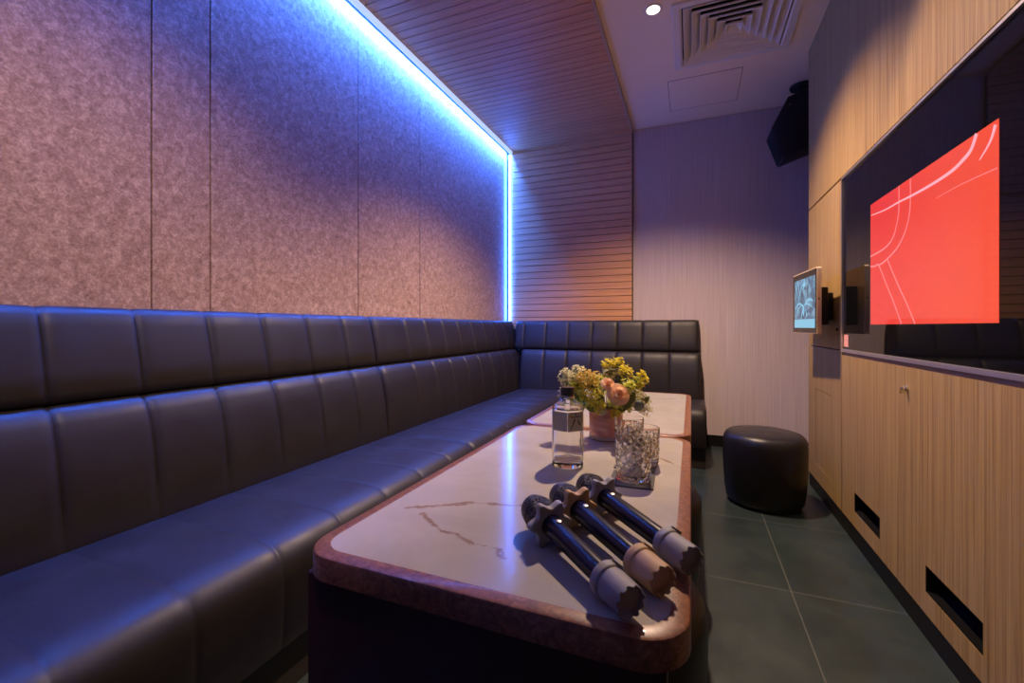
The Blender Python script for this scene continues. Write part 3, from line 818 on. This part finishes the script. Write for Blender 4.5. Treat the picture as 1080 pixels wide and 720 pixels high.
# ------------------------------------------------------------ microphones
def mic_mesh_mat():
    m = mat('dark wire mesh grille', (0.05, 0.05, 0.06), 0.35, metal=0.85); n = N(m); p = n.objc()
    v = n.n('ShaderNodeTexVoronoi'); n.put(v.inputs['Vector'], p); v.inputs['Scale'].default_value = 330
    n.bump(v.outputs['Distance'], 0.9, 0.003)
    n.color(n.ramp(v.outputs['Distance'], [(0.2, (0.14, 0.14, 0.17)), (0.6, (0.015, 0.015, 0.02))]))
    return m
mesh_m = mic_mesh_mat()
body_m = mat('midnight blue lacquer', (0.004, 0.004, 0.018), 0.27, spec=0.4)
GREY = mat('grey silicone', (0.27, 0.26, 0.27), 0.6); GOLD = mat('tan silicone', (0.46, 0.29, 0.14), 0.6)
def microphone(tail, head, rub, label):
    tail, head = Vector(tail), Vector(head); d_ = head-tail; L_ = d_.length
    t = thing('microphone', label, 'microphone', ((tail.x+head.x)/2, (tail.y+head.y)/2, ZT_), 'wireless microphones lying on the near table', math.atan2(d_.y, d_.x))
    h_ = 0.0288                                 # axis height at the tail; the ring lifts the front end
    Q = Matrix.Translation((-L_/2, 0, h_)) @ Matrix.Rotation(R(90-2.6), 4, 'Y')     # local z runs from tail to head
    U = Q @ Matrix.Rotation(R(-90), 4, 'Y')                                        # x along the axis, z up
    bm = new_bm(); lathe(bm, [(0.0175, 0.055), (0.0180, 0.06), (0.0190, 0.14), (0.0205, L_-0.072), (0.019, L_-0.062)], 32, Q); bo = obj('body', bm, body_m, t, 40, world=False)
    bm = new_bm()
    a_ = U @ Matrix.Translation((L_-0.105, 0, 0.0196)); lathe(bm, [(0.0055, 0), (0.0055, 0.002), (0.003, 0.003)], 16, a_)
    obj('power_button', bm, M['alu'], bo, 40, world=False)
    bm = new_bm(); prism(bm, [U @ Vector(p) for p in ((L_-0.092, -0.006, 0.0194), (L_-0.083, -0.006, 0.0196), (L_-0.083, 0.006, 0.0196), (L_-0.092, 0.006, 0.0194))], (0, 0, 0.0012))
    obj('display_window', bm, mat('blue display', (0.01, 0.01, 0.06), 0.1), bo, world=False)
    bm = new_bm(); hz = L_-0.066
    lathe(bm, [(0.020, hz-0.004), (0.0275, hz), (0.0275, hz+0.010), (0.0295, hz+0.016), (0.0325, hz+0.030), (0.0325, hz+0.036), (0.0335, hz+0.038), (0.0335, hz+0.043), (0.0325, hz+0.045),
               (0.0315, hz+0.055), (0.0275, hz+0.070), (0.020, hz+0.080), (0.010, hz+0.085), (0.001, hz+0.0865)], 36, Q)
    obj('grille_head', bm, mesh_m, t, 60, world=False)
    # six-lobed anti-roll ring
    bm = new_bm(); nn_ = 72; z0, z1 = L_-0.078, L_-0.060
    loops = []
    for r_add, z_ in ((-0.004, z0), (-0.001, z0+0.001), (0.0, z0+0.003), (0.0, z1-0.003), (-0.001, z1-0.001), (-0.004, z1)):
        lp = []
        for k in range(nn_):
            th = 2*math.pi*k/nn_
            r_ = 0.0378 + 0.0072*math.cos(6*th + math.pi) + 0.0012*math.cos(12*th) + r_add
            lp.append(Q @ Vector((r_*math.cos(th), r_*math.sin(th), z_)))
        loops.append(lp)
    inn = lambda z_: [Q @ Vector((0.0207*math.cos(2*math.pi*k/nn_), 0.0207*math.sin(2*math.pi*k/nn_), z_)) for k in range(nn_)]
    loops = [inn(z0)] + loops + [inn(z1), inn(z0)]
    loft(bm, loops, False, False)
    obj('anti_roll_ring', bm, rub, t, 45, world=False)
    # rubber sleeve with toothed end
    bm = new_bm(); nn_ = 60
    def rg(r_, z_, teeth=0.0): return [Q @ Vector((r_*math.cos(2*math.pi*k/nn_), r_*math.sin(2*math.pi*k/nn_), z_ + (teeth if (k//3) % 2 else 0))) for k in range(nn_)]
    loft(bm, [rg(0.0195, 0.012), rg(0.0225, 0.003, 0.004), rg(0.0240, 0.004, 0.004), rg(0.0247, 0.012), rg(0.0252, 0.048), rg(0.0256, 0.052), rg(0.0280, 0.054), rg(0.0284, 0.056), rg(0.0284, 0.066), rg(0.0280, 0.069), rg(0.024, 0.070), rg(0.0200, 0.069), rg(0.0185, 0.066)], True, False)
    obj('rubber_sleeve', bm, rub, t, 40, world=False)
    bm = new_bm(); lathe(bm, [(0.006, 0.0), (0.010, 0.001), (0.010, 0.003)], 16, U @ Matrix.Rotation(R(37), 4, 'X') @ Matrix.Translation((0.061, 0, 0.0275)))
    obj('sleeve_stud', bm, rub, t, 40, world=False)
microphone((-0.075, 0.637), (-0.303, 0.864), GREY, 'leftmost microphone with a grey rubber ring, lying nearest the table front')
microphone((-0.036, 0.709), (-0.270, 0.953), GOLD, 'middle microphone with a tan rubber ring and sleeve')
microphone((0.004, 0.790), (-0.230, 1.036), GREY, 'rightmost microphone with a grey rubber ring, its end at the table edge')

# ------------------------------------------------------------ flower arrangement
FX, FY = -0.300, 1.678
t = thing('flower_arrangement', 'yellow and cream flowers with one peach rose in a copper glass pot', 'flowers', (FX, FY, ZT_))
bm = new_bm()
lathe(bm, [(0.056, 0.012), (0.061, 0.014), (0.062, 0.03), (0.062, 0.118), (0.0605, 0.120), (0.059, 0.118), (0.058, 0.03), (0.02, 0.025)], 48)
pm = mat('copper tinted glass', (0.62, 0.27, 0.16), 0.15, metal=0.15, spec=0.6); n = N(pm)
a = n.noise(n.mapping(n.objc(), (12, 12, 30)), 1.0, 3, 0.5, 1.0); n.color(n.ramp(a, [(0.35, (0.62, 0.25, 0.15)), (0.6, (0.88, 0.46, 0.30)), (0.75, (0.95, 0.68, 0.52))]))
pot = obj('flower_pot', bm, pm, t, 40, world=False)
bm = new_bm(); lathe(bm, [(0.058, 0.0), (0.0625, 0.003), (0.0630, 0.012), (0.058, 0.0135)], 48); k = obj('glass_foot', bm, mat('pale glass foot', (0.75, 0.68, 0.62), 0.15, trans=0.3), pot, 40, world=False); k['label'] = 'pale thick glass foot'
bm = new_bm(); lathe(bm, [(0.002, 0.10), (0.0575, 0.10), (0.0575, 0.112), (0.03, 0.122), (0.002, 0.125)], 32); obj('moss', bm, mat('green moss', (0.09, 0.12, 0.03), 0.9), t, 60, world=False)

def petal_mesh_floret(bm, c, nrm, r, rng):
    """five-petalled little blossom facing nrm"""
    nrm = nrm.normalized(); a = nrm.orthogonal().normalized(); b = nrm.cross(a)
    ph = rng.random()*6.28
    mid = bm.verts.new(c)
    for k in range(5):
        t0, t1, tm = (ph + 2*math.pi*(k-0.42)/5, ph + 2*math.pi*(k+0.42)/5, ph + 2*math.pi*k/5)
        v1 = bm.verts.new(c + r*0.75*(a*math.cos(t0)+b*math.sin(t0)) + nrm*r*0.22)
        v2 = bm.verts.new(c + r*1.05*(a*math.cos(tm)+b*math.sin(tm)) + nrm*r*0.35)
        v3 = bm.verts.new(c + r*0.75*(a*math.cos(t1)+b*math.sin(t1)) + nrm*r*0.22)
        bm.faces.new((mid, v1, v2, v3))
yel = mat('yellow blossoms', (0.95, 0.78, 0.07), 0.7); ygr = mat('yellow green blossoms', (0.80, 0.82, 0.16), 0.7)
crm = mat('cream blossoms', (0.92, 0.86, 0.58), 0.7); org = mat('golden blossoms', (0.95, 0.66, 0.12), 0.7)
def translucent(m_, k_=0.45):
    n = N(m_); t_ = n.n('ShaderNodeBsdfTranslucent'); mx = n.n('ShaderNodeMixShader')
    src = n.b.inputs['Base Color']
    if src.is_linked: n.t.links.new(src.links[0].from_socket, t_.inputs['Color'])
    else: t_.inputs['Color'].default_value = src.default_value
    mx.inputs[0].default_value = k_
    n.t.links.new(n.b.outputs[0], mx.inputs[1]); n.t.links.new(t_.outputs[0], mx.inputs[2])
    n.t.links.new(mx.outputs[0], n.t.nodes['Material Output'].inputs['Surface'])
stem_m = mat('green stems', (0.13, 0.19, 0.04), 0.7)
for m_, nm in ((yel, 0), (ygr, 0), (crm, 0), (org, 0)):
    n = N(m_); c0 = m_.node_tree.nodes['Principled BSDF'].inputs['Base Color'].default_value[:3]
    a = n.noise(n.pos(), 120, 2); n.color(n.ramp(a, [(0.35, tuple(v*0.6 for v in c0)), (0.62, tuple(min(1, v*1.15) for v in c0))])); translucent(m_)
right = Vector((0.926, 0.377, 0)); away = Vector((-0.377, 0.926, 0))
def sprig(px, pz, dep, rad, mt, count, seed, fr=0.0068, flat=0.8):
    """cluster of blossoms on branching stems; px, pz, dep are right/up/away from the pot's foot"""
    rng = random.Random(seed)
    c = right*px + away*dep + Vector((0, 0, pz))
    base = right*px*0.25 + away*dep*0.3 + Vector((0, 0, 0.105))
    fb, sb_ = new_bm(), new_bm()
    fork = base.lerp(c, 0.66)
    tube(sb_, [base, base.lerp(fork, 0.5)+Vector((0, 0, 0.006)), fork], 0.0016, 5)
    for k in range(count):
        d_ = Vector((rng.gauss(0, 1), rng.gauss(0, 1), rng.gauss(0.25, 0.9)))
        d_.normalize(); rr = rad*(0.45+0.55*rng.random())
        p = c + Vector((d_.x*rr, d_.y*rr, d_.z*rr*flat))
        if k % 3 == 0: tube(sb_, [fork, fork.lerp(p, 0.6)+Vector((0, 0, 0.003)), p], 0.0007, 4)
        petal_mesh_floret(fb, p, (p-fork)+Vector((rng.gauss(0, .02), rng.gauss(0, .02), 0.01)), fr*(0.75+0.5*rng.random()), rng)
    fl = obj('blossom_spray', fb, mt, t, None, world=False)
    obj('stem', sb_, stem_m, fl, None, world=False)
SPR = [(-0.135, 0.220, 0.00, 0.046, crm, 150), (-0.105, 0.255, 0.02, 0.030, crm, 60), (-0.155, 0.245, -0.01, 0.024, crm, 40),
       (-0.070, 0.225, -0.03, 0.050, org, 160), (-0.062, 0.165, -0.055, 0.046, yel, 150), (-0.105, 0.165, -0.03, 0.036, ygr, 100),
       (0.015, 0.275, 0.03, 0.034, yel, 80), (0.050, 0.285, 0.02, 0.026, yel, 50), (0.075, 0.245, 0.03, 0.040, yel, 100), (0.020, 0.245, 0.00, 0.034, crm, 60),
       (0.110, 0.205, 0.00, 0.036, ygr, 80), (0.140, 0.235, 0.01, 0.022, yel, 34), (0.155, 0.215, 0.02, 0.018, yel, 24), (0.128, 0.195, 0.01, 0.022, yel, 30),
       (0.095, 0.165, -0.03, 0.042, crm, 90), (0.130, 0.145, 0.00, 0.040, ygr, 80), (0.020, 0.145, -0.065, 0.032, ygr, 80), (0.055, 0.125, -0.05, 0.036, ygr, 80),
       (-0.085, 0.140, -0.055, 0.032, ygr, 90), (-0.045, 0.130, -0.075, 0.030, yel, 80), (-0.12, 0.195, -0.02, 0.036, ygr, 90), (0.07, 0.20, -0.04, 0.034, ygr, 80), (0.105, 0.135, -0.05, 0.034, crm, 70),
       (-0.030, 0.115, -0.066, 0.022, crm, 50), (0.020, 0.105, -0.068, 0.020, yel, 40), (0.0, 0.200, 0.05, 0.055, ygr, 120), (0.150, 0.105, -0.01, 0.030, crm, 50)]
for i, (px, pz, dp_, rad, mt, cnt) in enumerate(SPR): sprig(px, pz, dp_, rad, mt, cnt, 100+i)
# rose
def rose(px, pz, dep, size, seed, tilt):
    rng = random.Random(seed)
    c = right*px + away*dep + Vector((0, 0, pz))
    ax = (-away*0.9 + Vector((0, 0, tilt)) + right*0.1).normalized(); a = ax.orthogonal().normalized(); b = ax.cross(a)
    bm = new_bm()
    lathe(bm, [(0.001*size, -0.3*size), (0.14*size, -0.1*size), (0.19*size, 0.25*size), (0.16*size, 0.42*size), (0.08*size, 0.47*size), (0.002, 0.45*size)], 16, Matrix.Translation(c) @ ax.to_track_quat('Z', 'Y').to_matrix().to_4x4())
    for ring_i, (r_, n_, op, hh) in enumerate(((0.20, 3, -0.2, 0.66), (0.34, 4, 0.0, 0.62), (0.52, 5, 0.3, 0.50), (0.72, 5, 0.8, 0.32), (0.92, 6, 1.4, 0.06))):
        for k in range(n_):
            th0 = 2*math.pi*(k + 0.5*ring_i)/n_ + rng.uniform(-.15, .15); wd = 2*math.pi/n_*0.72
            rows = []
            for j in range(5):
                v = j/4; row = []
                for q in range(5):
                    u = q/4-0.5; th = th0 + u*wd*2*(0.55+0.45*math.sin(math.pi*min(v+0.25, 1.0)*0.8))
                    rr = size*(r_*(0.35+0.65*v) + op*0.16*v*v + 0.02*abs(u)); hz = size*(-0.32 + (hh+0.32)*v - op*0.20*v**3 - 0.13*(2*u)**2*v + 0.03*math.sin(9*u+k))
                    row.append(bm.verts.new(c + a*rr*math.cos(th) + b*rr*math.sin(th) + ax*hz))
                rows.append(row)
            for r1, r2 in zip(rows, rows[1:]):
                for q in range(4): bm.faces.new((r1[q], r1[q+1], r2[q+1], r2[q]))
    rm = mat('peach rose', (0.98, 0.70, 0.46), 0.6, spec=0.2); translucent(rm, 0.35)
    o = obj('rose', bm, rm, t, 80, world=False); return o
k = rose(0.030, 0.180, -0.085, 0.037, 5, 0.45); k['label'] = 'open peach rose'
k = rose(-0.004, 0.214, -0.065, 0.024, 6, 0.7); k['label'] = 'small peach rosebud'
lm = mat('grey green leaf', (0.20, 0.23, 0.17), 0.6); gl = mat('green leaf', (0.16, 0.22, 0.05), 0.6)
def leaf(px, pz, dep, L_, wd, ang, mt, fold=0.25):
    bm = new_bm(); c = right*px + away*dep + Vector((0, 0, pz))
    d_ = (right*math.cos(R(ang)) + Vector((0, 0, math.sin(R(ang))))).normalized(); e_ = (right*-math.sin(R(ang)) + Vector((0, 0, math.cos(R(ang))))).normalized()
    prev = None
    for j in range(7):
        v = j/6; w_ = wd*math.sin(math.pi*(0.08+0.90*v))**0.8; z_ = -away*(0.02*math.sin(v*2.5))
        row = [bm.verts.new(c + d_*L_*v + e_*w_*s_ + z_ + away*abs(s_)*fold*wd) for s_ in (-0.5, 0, 0.5)]
        if prev:
            for q in range(2): bm.faces.new((prev[q], prev[q+1], row[q+1], row[q]))
        prev = row
    return obj('leaf', bm, mt, t, 60, world=False)
k = leaf(0.098, 0.115, -0.075, 0.042, 0.036, 80, lm); k['label'] = 'round grey green leaf'
for a in ((-0.04, 0.11, -0.06, 0.07, 0.026, 150, gl), (0.03, 0.11, -0.06, 0.07, 0.026, 40, gl), (-0.02, 0.12, -0.055, 0.08, 0.028, 110, gl), (0.06, 0.115, -0.05, 0.08, 0.028, 65, gl), (-0.08, 0.12, -0.03, 0.07, 0.03, 130, gl), (0.10, 0.12, -0.02, 0.07, 0.028, 35, gl)):
    leaf(*a)
